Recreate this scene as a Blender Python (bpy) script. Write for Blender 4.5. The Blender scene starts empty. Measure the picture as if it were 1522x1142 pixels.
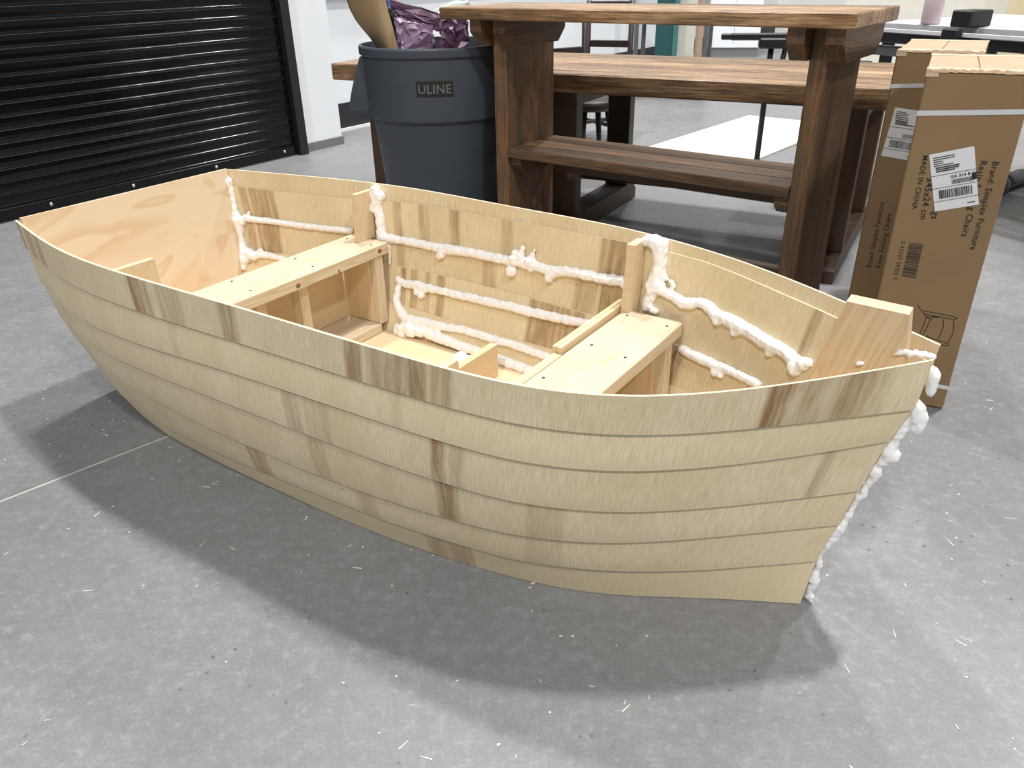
import bpy, bmesh, math, random
import numpy as np
from mathutils import Vector, Matrix, Euler

random.seed(7)
scene = bpy.context.scene
col = scene.collection

# ------------------------------------------------------------------ camera
F, CX, CY = 1150.0, 761.0, 571.0
_p, _r = math.radians(28.2), math.radians(-1.2)
_fw = np.array([0, math.cos(_p), -math.sin(_p)]); _rt = np.array([1.0, 0, 0]); _up = np.cross(_rt, _fw)
RT = _rt * math.cos(_r) + _up * math.sin(_r); UP = -_rt * math.sin(_r) + _up * math.cos(_r); FW = _fw
CAM = np.array([0, 0, 1.2])
cd = bpy.data.cameras.new('camera'); cam = bpy.data.objects.new('camera', cd); col.objects.link(cam)
cd.sensor_fit = 'HORIZONTAL'; cd.sensor_width = 36.0; cd.lens = F * 36.0 / 1522.0
cd.clip_start = 0.05; cd.clip_end = 200
M = Matrix.Identity(4)
for i in range(3):
    M[i][0] = RT[i]; M[i][1] = UP[i]; M[i][2] = -FW[i]; M[i][3] = CAM[i]
cam.matrix_world = M
scene.camera = cam

# ------------------------------------------------------------------ world and lights
wd = bpy.data.worlds.new('world'); scene.world = wd; wd.use_nodes = True
wd.node_tree.nodes['Background'].inputs[0].default_value = (0.86, 0.93, 1.0, 1)
wd.node_tree.nodes['Background'].inputs[1].default_value = 0.34
def ceiling_lamp(x, y, z, sx, sy, watt, rz=0.0):
    l = bpy.data.lights.new('ceiling_lamp', 'AREA'); l.shape = 'RECTANGLE'; l.size = sx; l.size_y = sy; l.energy = watt
    l.color = (1.0, 0.975, 0.94)
    o = bpy.data.objects.new('ceiling_lamp', l); col.objects.link(o); o.location = (x, y, z); o.rotation_euler = (0, 0, rz)
LZ = 9.0
ceiling_lamp(3.2, 3.35, 13.0, 0.6, 0.6, 1500)
ceiling_lamp(-1.1, 5.3, LZ, 0.45, 0.45, 440)
ceiling_lamp(-2.6, -4.9, LZ, 0.5, 0.5, 660)
ceiling_lamp(3.4, -5.2, LZ, 0.5, 0.5, 660)
ceiling_lamp(2.2, 9.6, LZ, 0.5, 0.5, 500)
ceiling_lamp(6.6, 6.2, LZ, 0.5, 0.5, 400)
vs = scene.view_settings
vs.view_transform = 'Standard'; vs.look = 'None'; vs.gamma = 1.0; vs.use_curve_mapping = False
vs.exposure = -0.12

# ------------------------------------------------------------------ pixel helpers
def ray(x, y):
    d = FW * F + RT * (x - CX) - UP * (y - CY); return d / np.linalg.norm(d)
def proj(P):
    d = np.asarray(P, float) - CAM; z = d @ FW
    return np.array([CX + F * (d @ RT) / z, CY - F * (d @ UP) / z])
def gz(x, y, z=0.0):
    d = ray(x, y); return CAM + d * ((z - CAM[2]) / d[2])
def plane_hit(x, y, P, n):
    d = ray(x, y); return CAM + d * (((P - CAM) @ n) / (d @ n))

# ------------------------------------------------------------------ object helpers
def tag(o, label=None, cat=None, group=None, kind=None):
    if label: o['label'] = label
    if cat: o['category'] = cat
    if group: o['group'] = group
    if kind: o['kind'] = kind
    return o
def empty(name, loc=(0, 0, 0), rz=0.0, label=None, cat=None, group=None, kind=None, parent=None):
    o = bpy.data.objects.new(name, None); col.objects.link(o); o.location = loc; o.rotation_euler = (0, 0, rz)
    o.empty_display_size = 0.05
    if parent: o.parent = parent
    return tag(o, label, cat, group, kind)
def link(name, me, mats, parent=None):
    o = bpy.data.objects.new(name, me); col.objects.link(o)
    for m in (mats if isinstance(mats, (list, tuple)) else [mats]):
        if m is not None and len(me.materials) < (len(mats) if isinstance(mats, (list, tuple)) else 1): me.materials.append(m)
    if parent: o.parent = parent
    return o
def mesh(name, vs_, fs, mats, parent=None, smooth=False):
    me = bpy.data.meshes.new(name); me.from_pydata([tuple(map(float, v)) for v in vs_], [], fs); me.update()
    bm = bmesh.new(); bm.from_mesh(me); bmesh.ops.recalc_face_normals(bm, faces=bm.faces); bm.to_mesh(me); bm.free()
    if smooth:
        me.polygons.foreach_set('use_smooth', [True] * len(me.polygons))
    return link(name, me, mats, parent)
def bm_obj(name, bm, mats, parent=None, smooth=False):
    me = bpy.data.meshes.new(name); bmesh.ops.recalc_face_normals(bm, faces=bm.faces); bm.to_mesh(me); bm.free()
    if smooth: me.polygons.foreach_set('use_smooth', [True] * len(me.polygons))
    return link(name, me, mats, parent)
_cache = {}
def box_mesh(L, W, T, bev, key=None):
    k = (round(L, 4), round(W, 4), round(T, 4), bev, key)
    if k in _cache: return _cache[k]
    bm = bmesh.new(); bmesh.ops.create_cube(bm, size=1.0)
    bmesh.ops.scale(bm, vec=(L, W, T), verts=bm.verts)
    if bev > 0: bmesh.ops.bevel(bm, geom=bm.edges[:], offset=bev, segments=1, affect='EDGES')
    me = bpy.data.meshes.new('board'); bm.to_mesh(me); bm.free(); _cache[k] = me
    return me
def board(name, L, W, T, loc, mat, parent=None, rot=(0, 0, 0), bev=0.002):
    """board with its long axis along local X"""
    me = box_mesh(L, W, T, bev, mat.name)
    o = bpy.data.objects.new(name, me); col.objects.link(o)
    if not me.materials: me.materials.append(mat)
    o.location = loc; o.rotation_euler = rot
    if parent: o.parent = parent
    return o
UPR = (0, -math.pi / 2, 0)          # long axis up
def prism(name, pts2, axis_pts, mats, parent=None):
    """extrude polygon pts (list of 3D points) by vector"""
    n = len(pts2); v = [Vector(p) for p in pts2]; w = [p + Vector(axis_pts) for p in v]
    fs = [tuple(range(n)), tuple(range(2 * n - 1, n - 1, -1))] + [(i, (i + 1) % n, n + (i + 1) % n, n + i) for i in range(n)]
    return mesh(name, v + w, fs, mats, parent)
def lathe(name, prof, mats, parent=None, seg=48, loc=(0, 0, 0), smooth=True):
    vs_, fs = [], []
    for r, z in prof:
        for i in range(seg):
            a = 2 * math.pi * i / seg; vs_.append((r * math.cos(a), r * math.sin(a), z))
    for j in range(len(prof) - 1):
        for i in range(seg):
            fs.append((j * seg + i, j * seg + (i + 1) % seg, (j + 1) * seg + (i + 1) % seg, (j + 1) * seg + i))
    o = mesh(name, vs_, fs, mats, parent, smooth); o.location = loc
    return o
def tube(name, pts, rad, mats, parent=None, seg=8, loc=(0, 0, 0)):
    pts = [Vector(p) for p in pts]; vs_, fs = [], []
    for i, p in enumerate(pts):
        t = (pts[min(i + 1, len(pts) - 1)] - pts[max(i - 1, 0)]).normalized()
        a = t.orthogonal().normalized(); b = t.cross(a)
        r = rad[i] if isinstance(rad, (list, tuple)) else rad
        for k in range(seg):
            an = 2 * math.pi * k / seg; vs_.append(p + a * (r * math.cos(an)) + b * (r * math.sin(an)))
    for i in range(len(pts) - 1):
        for k in range(seg): fs.append((i * seg + k, i * seg + (k + 1) % seg, (i + 1) * seg + (k + 1) % seg, (i + 1) * seg + k))
    fs.append(tuple(range(seg))); fs.append(tuple(range((len(pts) - 1) * seg, len(pts) * seg)))
    o = mesh(name, vs_, fs, mats, parent, True); o.location = loc
    return o
def text_mesh(s, size, bold=0.0):
    c = bpy.data.curves.new('txt', 'FONT'); c.body = s; c.size = size; c.offset = bold; c.resolution_u = 2; c.space_character = 1.08
    c.align_x = 'LEFT'; c.align_y = 'BOTTOM'
    o = bpy.data.objects.new('txt', c); col.objects.link(o)
    dg = bpy.context.evaluated_depsgraph_get(); me = bpy.data.meshes.new_from_object(o.evaluated_get(dg))
    bpy.data.objects.remove(o); bpy.data.curves.remove(c); me.materials.clear()
    return me

# ------------------------------------------------------------------ materials
def new_mat(name):
    m = bpy.data.materials.new(name); m.use_nodes = True
    return m, m.node_tree.nodes, m.node_tree.links, m.node_tree.nodes['Principled BSDF']
def plain(name, c, rough=0.5, metal=0.0, spec=0.5, noise=0.0, nscale=20.0, trans=0.0, bump=0.0):
    m, N, L, b = new_mat(name)
    b.inputs['Base Color'].default_value = (*c, 1); b.inputs['Roughness'].default_value = rough
    b.inputs['Metallic'].default_value = metal; b.inputs['Specular IOR Level'].default_value = spec
    b.inputs['Transmission Weight'].default_value = trans
    if noise > 0 or bump > 0:
        tc = N.new('ShaderNodeTexCoord'); n = N.new('ShaderNodeTexNoise'); n.inputs['Scale'].default_value = nscale; n.inputs['Detail'].default_value = 5
        L.new(tc.outputs['Object'], n.inputs['Vector'])
        if noise > 0:
            r = N.new('ShaderNodeValToRGB'); r.color_ramp.elements[0].color = (*[x * (1 - noise) for x in c], 1); r.color_ramp.elements[1].color = (*[min(1, x * (1 + noise)) for x in c], 1)
            r.color_ramp.elements[0].position = 0.3; r.color_ramp.elements[1].position = 0.7
            L.new(n.outputs['Fac'], r.inputs['Fac']); L.new(r.outputs['Color'], b.inputs['Base Color'])
        if bump > 0:
            bp = N.new('ShaderNodeBump'); bp.inputs['Strength'].default_value = bump; bp.inputs['Distance'].default_value = 0.004
            L.new(n.outputs['Fac'], bp.inputs['Height']); L.new(bp.outputs['Normal'], b.inputs['Normal'])
    return m
def mixc(N, L, fac, a, b, mode='MIX'):
    n = N.new('ShaderNodeMix'); n.data_type = 'RGBA'; n.blend_type = mode
    if isinstance(fac, float): n.inputs[0].default_value = fac
    else: L.new(fac, n.inputs[0])
    for i, x in ((6, a), (7, b)):
        if isinstance(x, tuple): n.inputs[i].default_value = (*x, 1)
        else: L.new(x, n.inputs[i])
    return n.outputs[2]
def noise_at(N, L, vec, scale, mscale, detail=4.0, rough=0.55, dist=0.0):
    mp = N.new('ShaderNodeMapping'); mp.inputs['Scale'].default_value = mscale; L.new(vec, mp.inputs['Vector'])
    n = N.new('ShaderNodeTexNoise'); n.inputs['Scale'].default_value = scale; n.inputs['Detail'].default_value = detail
    n.inputs['Roughness'].default_value = rough; n.inputs['Distortion'].default_value = dist
    L.new(mp.outputs['Vector'], n.inputs['Vector']); return n.outputs['Fac']
def ramp(N, L, fac, stops):
    r = N.new('ShaderNodeValToRGB'); L.new(fac, r.inputs['Fac']); e = r.color_ramp.elements
    while len(e) < len(stops): e.new(0.5)
    for el, (p, c) in zip(e, stops): el.position = p; el.color = (*c, 1) if isinstance(c, tuple) else (c, c, c, 1)
    return r.outputs['Color']
def math_n(N, L, op, a, b):
    n = N.new('ShaderNodeMath'); n.operation = op
    for i, x in ((0, a), (1, b)):
        if isinstance(x, (int, float)): n.inputs[i].default_value = x
        else: L.new(x, n.inputs[i])
    return n.outputs[0]

def ply_material():
    m, N, L, b = new_mat('plank_plywood')
    uv = N.new('ShaderNodeUVMap').outputs['UV']
    at = N.new('ShaderNodeAttribute'); at.attribute_name = 'brown'
    tint = N.new('ShaderNodeAttribute'); tint.attribute_name = 'tint'
    fine = noise_at(N, L, uv, 1.0, (460, 22, 1), 3, 0.6)
    mid = noise_at(N, L, uv, 1.0, (60, 5, 1), 4, 0.6, 0.4)
    big = noise_at(N, L, uv, 1.0, (7, 2.0, 1), 3, 0.5, 0.3)
    base = mixc(N, L, ramp(N, L, big, [(0.3, 0.0), (0.7, 1.0)]), (0.74, 0.615, 0.40), (0.83, 0.725, 0.52))
    base = mixc(N, L, ramp(N, L, fine, [(0.38, 0.5), (0.62, 0.0)]), base, (0.52, 0.40, 0.24))
    base = mixc(N, L, tint.outputs['Fac'], base, (0.82, 0.69, 0.44))
    st = ramp(N, L, mid, [(0.3, 0.25), (0.6, 1.0)])
    bf = math_n(N, L, 'MULTIPLY', at.outputs['Fac'], st)
    brown = mixc(N, L, fine, (0.20, 0.10, 0.045), (0.40, 0.25, 0.12))
    vo = N.new('ShaderNodeTexVoronoi'); vo.inputs['Scale'].default_value = 5.5; L.new(uv, vo.inputs['Vector'])
    spk = ramp(N, L, vo.outputs['Distance'], [(0.0, 0.85), (0.011, 0.85), (0.016, 0.0)])
    L.new(mixc(N, L, spk, mixc(N, L, bf, base, brown), (0.10, 0.06, 0.035)), b.inputs['Base Color'])
    b.inputs['Roughness'].default_value = 0.62; b.inputs['Specular IOR Level'].default_value = 0.3
    bp = N.new('ShaderNodeBump'); bp.inputs['Strength'].default_value = 0.25; bp.inputs['Distance'].default_value = 0.002
    L.new(fine, bp.inputs['Height']); L.new(bp.outputs['Normal'], b.inputs['Normal'])
    return m
def edge_material():
    m, N, L, b = new_mat('plywood_edge')
    tc = N.new('ShaderNodeTexCoord')
    n = noise_at(N, L, tc.outputs['Object'], 1.0, (60, 60, 60), 3)
    L.new(mixc(N, L, n, (0.55, 0.40, 0.24), (0.86, 0.76, 0.58)), b.inputs['Base Color']); b.inputs['Roughness'].default_value = 0.75
    return m
def cathedral_material():
    m, N, L, b = new_mat('figured_plywood')
    tc = N.new('ShaderNodeTexCoord').outputs['Object']
    mp = N.new('ShaderNodeMapping'); mp.inputs['Scale'].default_value = (1.0, 1.15, 2.2); L.new(tc, mp.inputs['Vector'])
    n = N.new('ShaderNodeTexNoise'); n.inputs['Scale'].default_value = 2.1; n.inputs['Detail'].default_value = 2.5; n.inputs['Distortion'].default_value = 0.7
    L.new(mp.outputs['Vector'], n.inputs['Vector'])
    rings = math_n(N, L, 'FRACT', math_n(N, L, 'MULTIPLY', n.outputs['Fac'], 5.0), 0.0)
    lines = ramp(N, L, rings, [(0.0, 0.0), (0.5, 0.05), (0.9, 0.62), (1.0, 0.0)])
    fine = noise_at(N, L, tc, 1.0, (14, 14, 260), 3)
    base = mixc(N, L, fine, (0.71, 0.57, 0.40), (0.78, 0.655, 0.49))
    L.new(mixc(N, L, lines, base, (0.64, 0.43, 0.24)), b.inputs['Base Color'])
    b.inputs['Roughness'].default_value = 0.6; b.inputs['Specular IOR Level'].default_value = 0.3
    return m
def pine_material(name, light, dark, line, lw=0.35, scale=1.0):
    """sawn softwood, grain along local X"""
    m, N, L, b = new_mat(name)
    tc = N.new('ShaderNodeTexCoord').outputs['Object']
    ob = N.new('ShaderNodeObjectInfo')
    cb = N.new('ShaderNodeCombineXYZ')
    sh = math_n(N, L, 'MULTIPLY', ob.outputs['Random'], 37.0)
    for i in range(3): L.new(sh, cb.inputs[i])
    va = N.new('ShaderNodeVectorMath'); va.operation = 'ADD'; L.new(tc, va.inputs[0]); L.new(cb.outputs[0], va.inputs[1])
    v = va.outputs[0]
    g = noise_at(N, L, v, 1.0, (1.6 * scale, 34 * scale, 34 * scale), 3, 0.5, 0.6)
    rings = math_n(N, L, 'FRACT', math_n(N, L, 'MULTIPLY', g, 6.0), 0.0)
    ln = ramp(N, L, rings, [(0.0, 0.0), (0.55, 0.05), (0.92, lw), (1.0, 0.0)])
    f = noise_at(N, L, v, 1.0, (8, 300, 300), 2)
    base = mixc(N, L, f, dark, light)
    L.new(mixc(N, L, ln, base, line), b.inputs['Base Color'])
    b.inputs['Roughness'].default_value = 0.6; b.inputs['Specular IOR Level'].default_value = 0.3
    bp = N.new('ShaderNodeBump'); bp.inputs['Strength'].default_value = 0.15; bp.inputs['Distance'].default_value = 0.002
    L.new(f, bp.inputs['Height']); L.new(bp.outputs['Normal'], b.inputs['Normal'])
    return m
def rustic_material(name, stops, rough=0.45, bump=0.5):
    """stained rustic timber, grain along local X, each board its own tone"""
    m, N, L, b = new_mat(name)
    tc = N.new('ShaderNodeTexCoord').outputs['Object']
    ob = N.new('ShaderNodeObjectInfo'); cb = N.new('ShaderNodeCombineXYZ')
    sh = math_n(N, L, 'MULTIPLY', ob.outputs['Random'], 53.0)
    for i in range(3): L.new(sh, cb.inputs[i])
    va = N.new('ShaderNodeVectorMath'); va.operation = 'ADD'; L.new(tc, va.inputs[0]); L.new(cb.outputs[0], va.inputs[1])
    v = va.outputs[0]
    g = noise_at(N, L, v, 1.0, (1.6, 18, 18), 5, 0.6, 0.5)
    f = noise_at(N, L, v, 1.0, (7, 170, 170), 3, 0.6)
    d = noise_at(N, L, v, 1.0, (3.5, 5, 5), 3, 0.6)
    c = ramp(N, L, g, stops)
    c = mixc(N, L, ramp(N, L, f, [(0.35, 0.75), (0.6, 0.0)]), c, (0.045, 0.026, 0.014))
    c = mixc(N, L, ramp(N, L, d, [(0.35, 0.55), (0.65, 0.0)]), c, (0.10, 0.068, 0.042))
    hv = N.new('ShaderNodeHueSaturation'); hv.inputs['Saturation'].default_value = 1.0
    L.new(c, hv.inputs['Color']); L.new(math_n(N, L, 'ADD', math_n(N, L, 'MULTIPLY', ob.outputs['Random'], 0.75), 0.6), hv.inputs['Value'])
    L.new(hv.outputs['Color'], b.inputs['Base Color'])
    b.inputs['Roughness'].default_value = rough
    bp = N.new('ShaderNodeBump'); bp.inputs['Strength'].default_value = bump; bp.inputs['Distance'].default_value = 0.004
    L.new(f, bp.inputs['Height']); L.new(bp.outputs['Normal'], b.inputs['Normal'])
    return m
def concrete_material():
    m, N, L, b = new_mat('polished_concrete')
    tc = N.new('ShaderNodeTexCoord').outputs['Object']
    a = noise_at(N, L, tc, 0.9, (1, 1, 1), 6, 0.62, 0.3)
    c = noise_at(N, L, tc, 9.0, (1, 1, 1), 6, 0.7)
    e = noise_at(N, L, tc, 150.0, (1, 1, 1), 4, 0.8)
    g2 = noise_at(N, L, tc, 38.0, (1, 1, 1), 5, 0.75)
    base = mixc(N, L, ramp(N, L, a, [(0.3, 0.0), (0.7, 1.0)]), (0.188, 0.190, 0.197), (0.258, 0.261, 0.273))
    base = mixc(N, L, ramp(N, L, c, [(0.30, 0.40), (0.62, 0.0)]), base, (0.160, 0.158, 0.157))
    base = mixc(N, L, ramp(N, L, e, [(0.30, 0.55), (0.5, 0.0)]), base, (0.125, 0.12, 0.118))
    base = mixc(N, L, ramp(N, L, e, [(0.60, 0.0), (0.78, 0.6)]), base, (0.45, 0.45, 0.46))
    base = mixc(N, L, ramp(N, L, g2, [(0.36, 0.32), (0.52, 0.0)]), base, (0.15, 0.148, 0.147))
    base = mixc(N, L, ramp(N, L, g2, [(0.54, 0.0), (0.68, 0.3)]), base, (0.42, 0.42, 0.43))
    vo = N.new('ShaderNodeTexVoronoi'); vo.inputs['Scale'].default_value = 26.0; L.new(tc, vo.inputs['Vector'])
    sp = ramp(N, L, vo.outputs['Distance'], [(0.0, 1.0), (0.09, 1.0), (0.13, 0.0)])
    sel = ramp(N, L, noise_at(N, L, tc, 3.2, (1, 1, 1), 2), [(0.52, 0.0), (0.6, 0.8)])
    base = mixc(N, L, math_n(N, L, 'MULTIPLY', sp, sel), base, (0.09, 0.085, 0.08))
    L.new(base, b.inputs['Base Color'])
    L.new(ramp(N, L, c, [(0.3, 0.34), (0.7, 0.52)]), b.inputs['Roughness'])
    b.inputs['Specular IOR Level'].default_value = 0.45
    bp = N.new('ShaderNodeBump'); bp.inputs['Strength'].default_value = 0.12; bp.inputs['Distance'].default_value = 0.002
    L.new(e, bp.inputs['Height']); L.new(bp.outputs['Normal'], b.inputs['Normal'])
    return m

M_ply = ply_material(); M_edge = edge_material(); M_cath = cathedral_material()
M_pine = pine_material('seat_pine', (0.66, 0.57, 0.43), (0.56, 0.465, 0.32), (0.42, 0.30, 0.17), 0.5)
M_stem = pine_material('stem_fir', (0.72, 0.56, 0.37), (0.64, 0.48, 0.30), (0.48, 0.30, 0.14), 0.45)
M_panel = pine_material('box_plywood', (0.72, 0.57, 0.375), (0.63, 0.48, 0.30), (0.52, 0.36, 0.20), 0.3, 0.35)
M_foam = plain('expanding_foam', (0.93, 0.93, 0.93), 0.55, spec=0.4, noise=0.04, nscale=60, bump=0.35)
M_rustic = rustic_material('rustic_timber', [(0.3, (0.07, 0.038, 0.02)), (0.45, (0.175, 0.10, 0.05)), (0.58, (0.31, 0.145, 0.06)), (0.72, (0.21, 0.155, 0.10))])
M_rtop = rustic_material('rustic_tabletop', [(0.32, (0.13, 0.07, 0.035)), (0.44, (0.36, 0.19, 0.085)), (0.55, (0.60, 0.38, 0.20)), (0.68, (0.32, 0.22, 0.14))], 0.36, 0.35)
M_rdark = rustic_material('dark_trestle_timber', [(0.3, (0.03, 0.016, 0.009)), (0.5, (0.075, 0.034, 0.017)), (0.7, (0.12, 0.05, 0.022))], 0.5, 0.3)
M_conc = concrete_material()
M_joint = plain('joint_filler', (0.42, 0.41, 0.39), 0.8, noise=0.15, nscale=30)
M_white = plain('white_paint', (0.80, 0.83, 0.86), 0.5, noise=0.03, nscale=3)
M_blackg = plain('black_shutter_steel', (0.004, 0.004, 0.005), 0.16, spec=0.35, noise=0.2, nscale=4)
M_blackm = plain('black_matt', (0.012, 0.012, 0.013), 0.5)
M_blackv = plain('black_vinyl', (0.016, 0.017, 0.018), 0.6)
M_greybase = plain('grey_kick', (0.16, 0.165, 0.17), 0.6)
M_steel = plain('bolt_steel', (0.6, 0.6, 0.6), 0.3, metal=1.0)
M_can = plain('grey_plastic', (0.062, 0.073, 0.092), 0.48, spec=0.4, noise=0.1, nscale=6)
M_print = plain('black_ink', (0.02, 0.018, 0.016), 0.7)
M_lettergrey = plain('grey_lettering', (0.17, 0.17, 0.175), 0.6)
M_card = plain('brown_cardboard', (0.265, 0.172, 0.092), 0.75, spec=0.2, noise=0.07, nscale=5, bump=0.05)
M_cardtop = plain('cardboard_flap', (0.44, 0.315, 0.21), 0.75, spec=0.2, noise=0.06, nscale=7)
M_tape = plain('packing_tape', (0.60, 0.47, 0.33), 0.35, spec=0.5, noise=0.12, nscale=40)
M_strap = plain('white_strap', (0.62, 0.62, 0.64), 0.4)
M_label = plain('white_label', (0.74, 0.75, 0.78), 0.45, noise=0.02, nscale=30)

# ------------------------------------------------------------------ setting: floor
fl = empty('floor', (0, 0, 0), 0, kind='structure')
ja = math.radians(43.8); jd = np.array([math.cos(ja), math.sin(ja), 0]); jn = np.array([-jd[1], jd[0], 0]); j0 = np.array([-1.344, 1.65, 0])
def slab_quad(s0, s1, t0=-16.0, t1=26.0, z=0.0, th=0.04, mat=M_conc, name='slab'):
    p = [j0 + jd * t0 + jn * s0, j0 + jd * t1 + jn * s0, j0 + jd * t1 + jn * s1, j0 + jd * t0 + jn * s1]
    return prism(name, [(q[0], q[1], z - th) for q in p], (0, 0, th), mat, fl)
slab_quad(-16, -0.006, t1=0.9); slab_quad(0.006, 14, t1=0.9); slab_quad(-16, 14, t0=0.9)
slab_quad(-0.006, 0.006, t1=0.9, z=-0.002, mat=M_joint, name='joint')

ck0, ck1 = gz(244, 892), gz(330, 846); ckn = np.array([-(ck1 - ck0)[1], (ck1 - ck0)[0], 0]); ckn /= np.linalg.norm(ckn)
prism('crack', [tuple(ck0 + [0, 0, -.001]), tuple((ck0 + ck1) / 2 - ckn * .0009 + [0, 0, -.001]), tuple(ck1 + [0, 0, -.001]), tuple((ck0 + ck1) / 2 + ckn * .0009 + [0, 0, -.001])], (0, 0, .0013), M_greybase, fl)

# ------------------------------------------------------------------ setting: rolling door and wall
DA = math.radians(53.5); D0 = Vector((-1.57, 5.97, 0))
dr = empty('door_1', D0, DA, kind='structure')            # local +x to the right, -y towards the room
DW = 4.6; pitch = 0.0667
def slat_profile_mesh():
    pr = [(0.0, 0.0), (-0.007, 0.003), (-0.010, 0.009), (-0.0085, 0.014), (-0.003, 0.017), (-0.0045, 0.040), (-0.003, 0.0645), (0.0, 0.0667), (0.012, 0.06), (0.012, 0.005)]
    n = len(pr); vs_ = [(0, y, z) for y, z in pr] + [(-DW, y, z) for y, z in pr]
    fs = [tuple(range(n)), tuple(range(n, 2 * n))] + [(i, (i + 1) % n, n + (i + 1) % n, n + i) for i in range(n)]
    return vs_, fs
first = None
for i in range(40):
    if first is None:
        first = mesh('slat', *slat_profile_mesh(), M_blackg, dr); first.location = (0, 0, 0.075)
        md = first.modifiers.new('b', 'BEVEL'); md.width = 0.0015; md.segments = 2; md.limit_method = 'ANGLE'
    else:
        o = first.copy(); col.objects.link(o); o.parent = dr; o.location = (0, 0, 0.075 + pitch * i)
board('bottom_bar', DW, 0.03, 0.068, (-DW / 2, 0.0, 0.041), M_blackg, dr, bev=0.004)
board('bottom_seal', DW, 0.02, 0.008, (-DW / 2, 0.0, 0.004), M_greybase, dr, bev=0.0)
board('guide_rail', 2.9, 0.07, 0.075, (0.02, -0.02, 1.45), M_blackm, dr, rot=UPR, bev=0.003)
bolt0 = lathe('bolt', [(0.0, 0.012), (0.006, 0.011), (0.011, 0.006), (0.012, 0.0)], M_steel, dr, 12)
for k, x in enumerate((-0.138, -0.724, -1.331, -1.843, -2.45)):
    o = bolt0 if k == 0 else bolt0.copy()
    if k: col.objects.link(o); o.parent = dr
    o.location = (x, -0.0155, 0.047); o.rotation_euler = (math.pi / 2, 0, 0)
def in_door(x, y, z):
    c, s = math.cos(DA), math.sin(DA); return Vector((D0.x + c * x - s * y, D0.y + s * x + c * y, z))
# wall return beside the door, then the wall behind it
c_ = board('wall_return', 3.0, 0.36, 0.44, in_door(0.055 + 0.18, 0.22, 1.56), M_white, None, rot=(0, 0, 0), bev=0.002)
c_.rotation_euler = Euler((0, -math.pi / 2, 0)).to_matrix().to_4x4().to_euler()
c_.matrix_world = Matrix.Translation(in_door(0.055 + 0.20, 0.21, 1.55)) @ Matrix.Rotation(DA, 4, 'Z') @ Matrix.Rotation(-math.pi / 2, 4, 'Y')
tag(c_, kind='structure'); c_.name = 'wall_return'
k_ = board('baseboard_return', 0.42, 0.42, 0.06, (0, 0, 0), M_greybase, None, bev=0.0)
k_.matrix_world = Matrix.Translation(in_door(0.255, 0.21, 0.03)) @ Matrix.Rotation(DA, 4, 'Z'); tag(k_, kind='structure')
wl = board('wall_left', 12.0, 0.12, 3.2, (0, 0, 0), M_white, None, bev=0.0)
wl.matrix_world = Matrix.Translation(in_door(0.2 + 6.0, 0.50, 1.6)) @ Matrix.Rotation(DA, 4, 'Z'); tag(wl, kind='structure')
bb = board('baseboard_left', 11.6, 0.012, 0.200, (0, 0, 0), M_blackv, None, bev=0.0)
bb.matrix_world = Matrix.Translation(in_door(0.45 + 5.8, 0.434, 0.122)) @ Matrix.Rotation(DA, 4, 'Z'); tag(bb, kind='structure')
bt = board('trim_1', 11.6, 0.03, 0.022, (0, 0, 0), M_white, None, bev=0.0)
bt.matrix_world = Matrix.Translation(in_door(0.45 + 5.8, 0.425, 0.011)) @ Matrix.Rotation(DA, 4, 'Z'); tag(bt, kind='structure')
tr = board('trim_2', 11.6, 0.05, 0.05, (0, 0, 0), plain('grey_rail', (0.55, 0.58, 0.6), 0.5), None, bev=0.004)
tr.matrix_world = Matrix.Translation(in_door(0.45 + 5.8, 0.415, 1.06)) @ Matrix.Rotation(DA, 4, 'Z'); tag(tr, kind='structure')
wb = board('wall_back', 16.0, 0.12, 3.2, (0, 0, 0), plain('pale_wall', (0.66, 0.66, 0.64), 0.6), None, bev=0.0)
wb.matrix_world = Matrix.Translation(in_door(11.6, -7.3, 1.6)) @ Matrix.Rotation(DA + math.pi / 2, 4, 'Z'); tag(wb, kind='structure')

# ------------------------------------------------------------------ the boat
ANG = math.radians(-34.608)
AX = np.array([math.cos(ANG), math.sin(ANG), 0]); LAT = np.array([-AX[1], AX[0], 0]); ORG = np.array([-1.2092, 2.5036, 0.0]); LEN = 2.3446
bn = np.array([0.3588, 0.4396, 0.4640, 0.4523, 0.4385, 0.3359, 0.024]); sn = np.array([0.5877, 0.5874, 0.5929, 0.5905, 0.5851, 0.5767, 0.6138])
BU = np.array([.05, .18, .31, .49, .755, .97, 1.172, 1.38, 1.556, 1.672, 1.779, 1.875, 1.964, 2.051, 2.219])
BV = np.array([.258, .295, .318, .338, .348, .347, .345, .33, .306, .284, .255, .215, .164, .109, .022])
un = np.linspace(0, 1, 7)
def spline_m(yn):
    n = len(yn); h = un[1]; A = np.eye(n) * 4; A[0, 0] = A[-1, -1] = 1; r = np.zeros(n)
    for i in range(1, n - 1): A[i, i - 1] = A[i, i + 1] = 1; r[i] = 6 * (yn[i - 1] - 2 * yn[i] + yn[i + 1]) / h ** 2
    return np.linalg.solve(A, r)
mb_, ms_ = spline_m(bn), spline_m(sn)
def sp_eval(yn, m, u):
    h = un[1]; i = min(max(int(u / h), 0), 5); t = u - un[i]; a = un[i + 1] - u
    return (m[i] * a ** 3 + m[i + 1] * t ** 3) / (6 * h) + (yn[i] / h - m[i] * h / 6) * a + (yn[i + 1] / h - m[i + 1] * h / 6) * t
_bk = np.linspace(0.05, 2.219, 60); _bs = np.interp(_bk, BU, BV)
_bs2 = _bs.copy()
for _ in range(4): _bs2[1:-1] = (_bs2[:-2] + 2 * _bs2[1:-1] + _bs2[2:]) / 4
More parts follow.
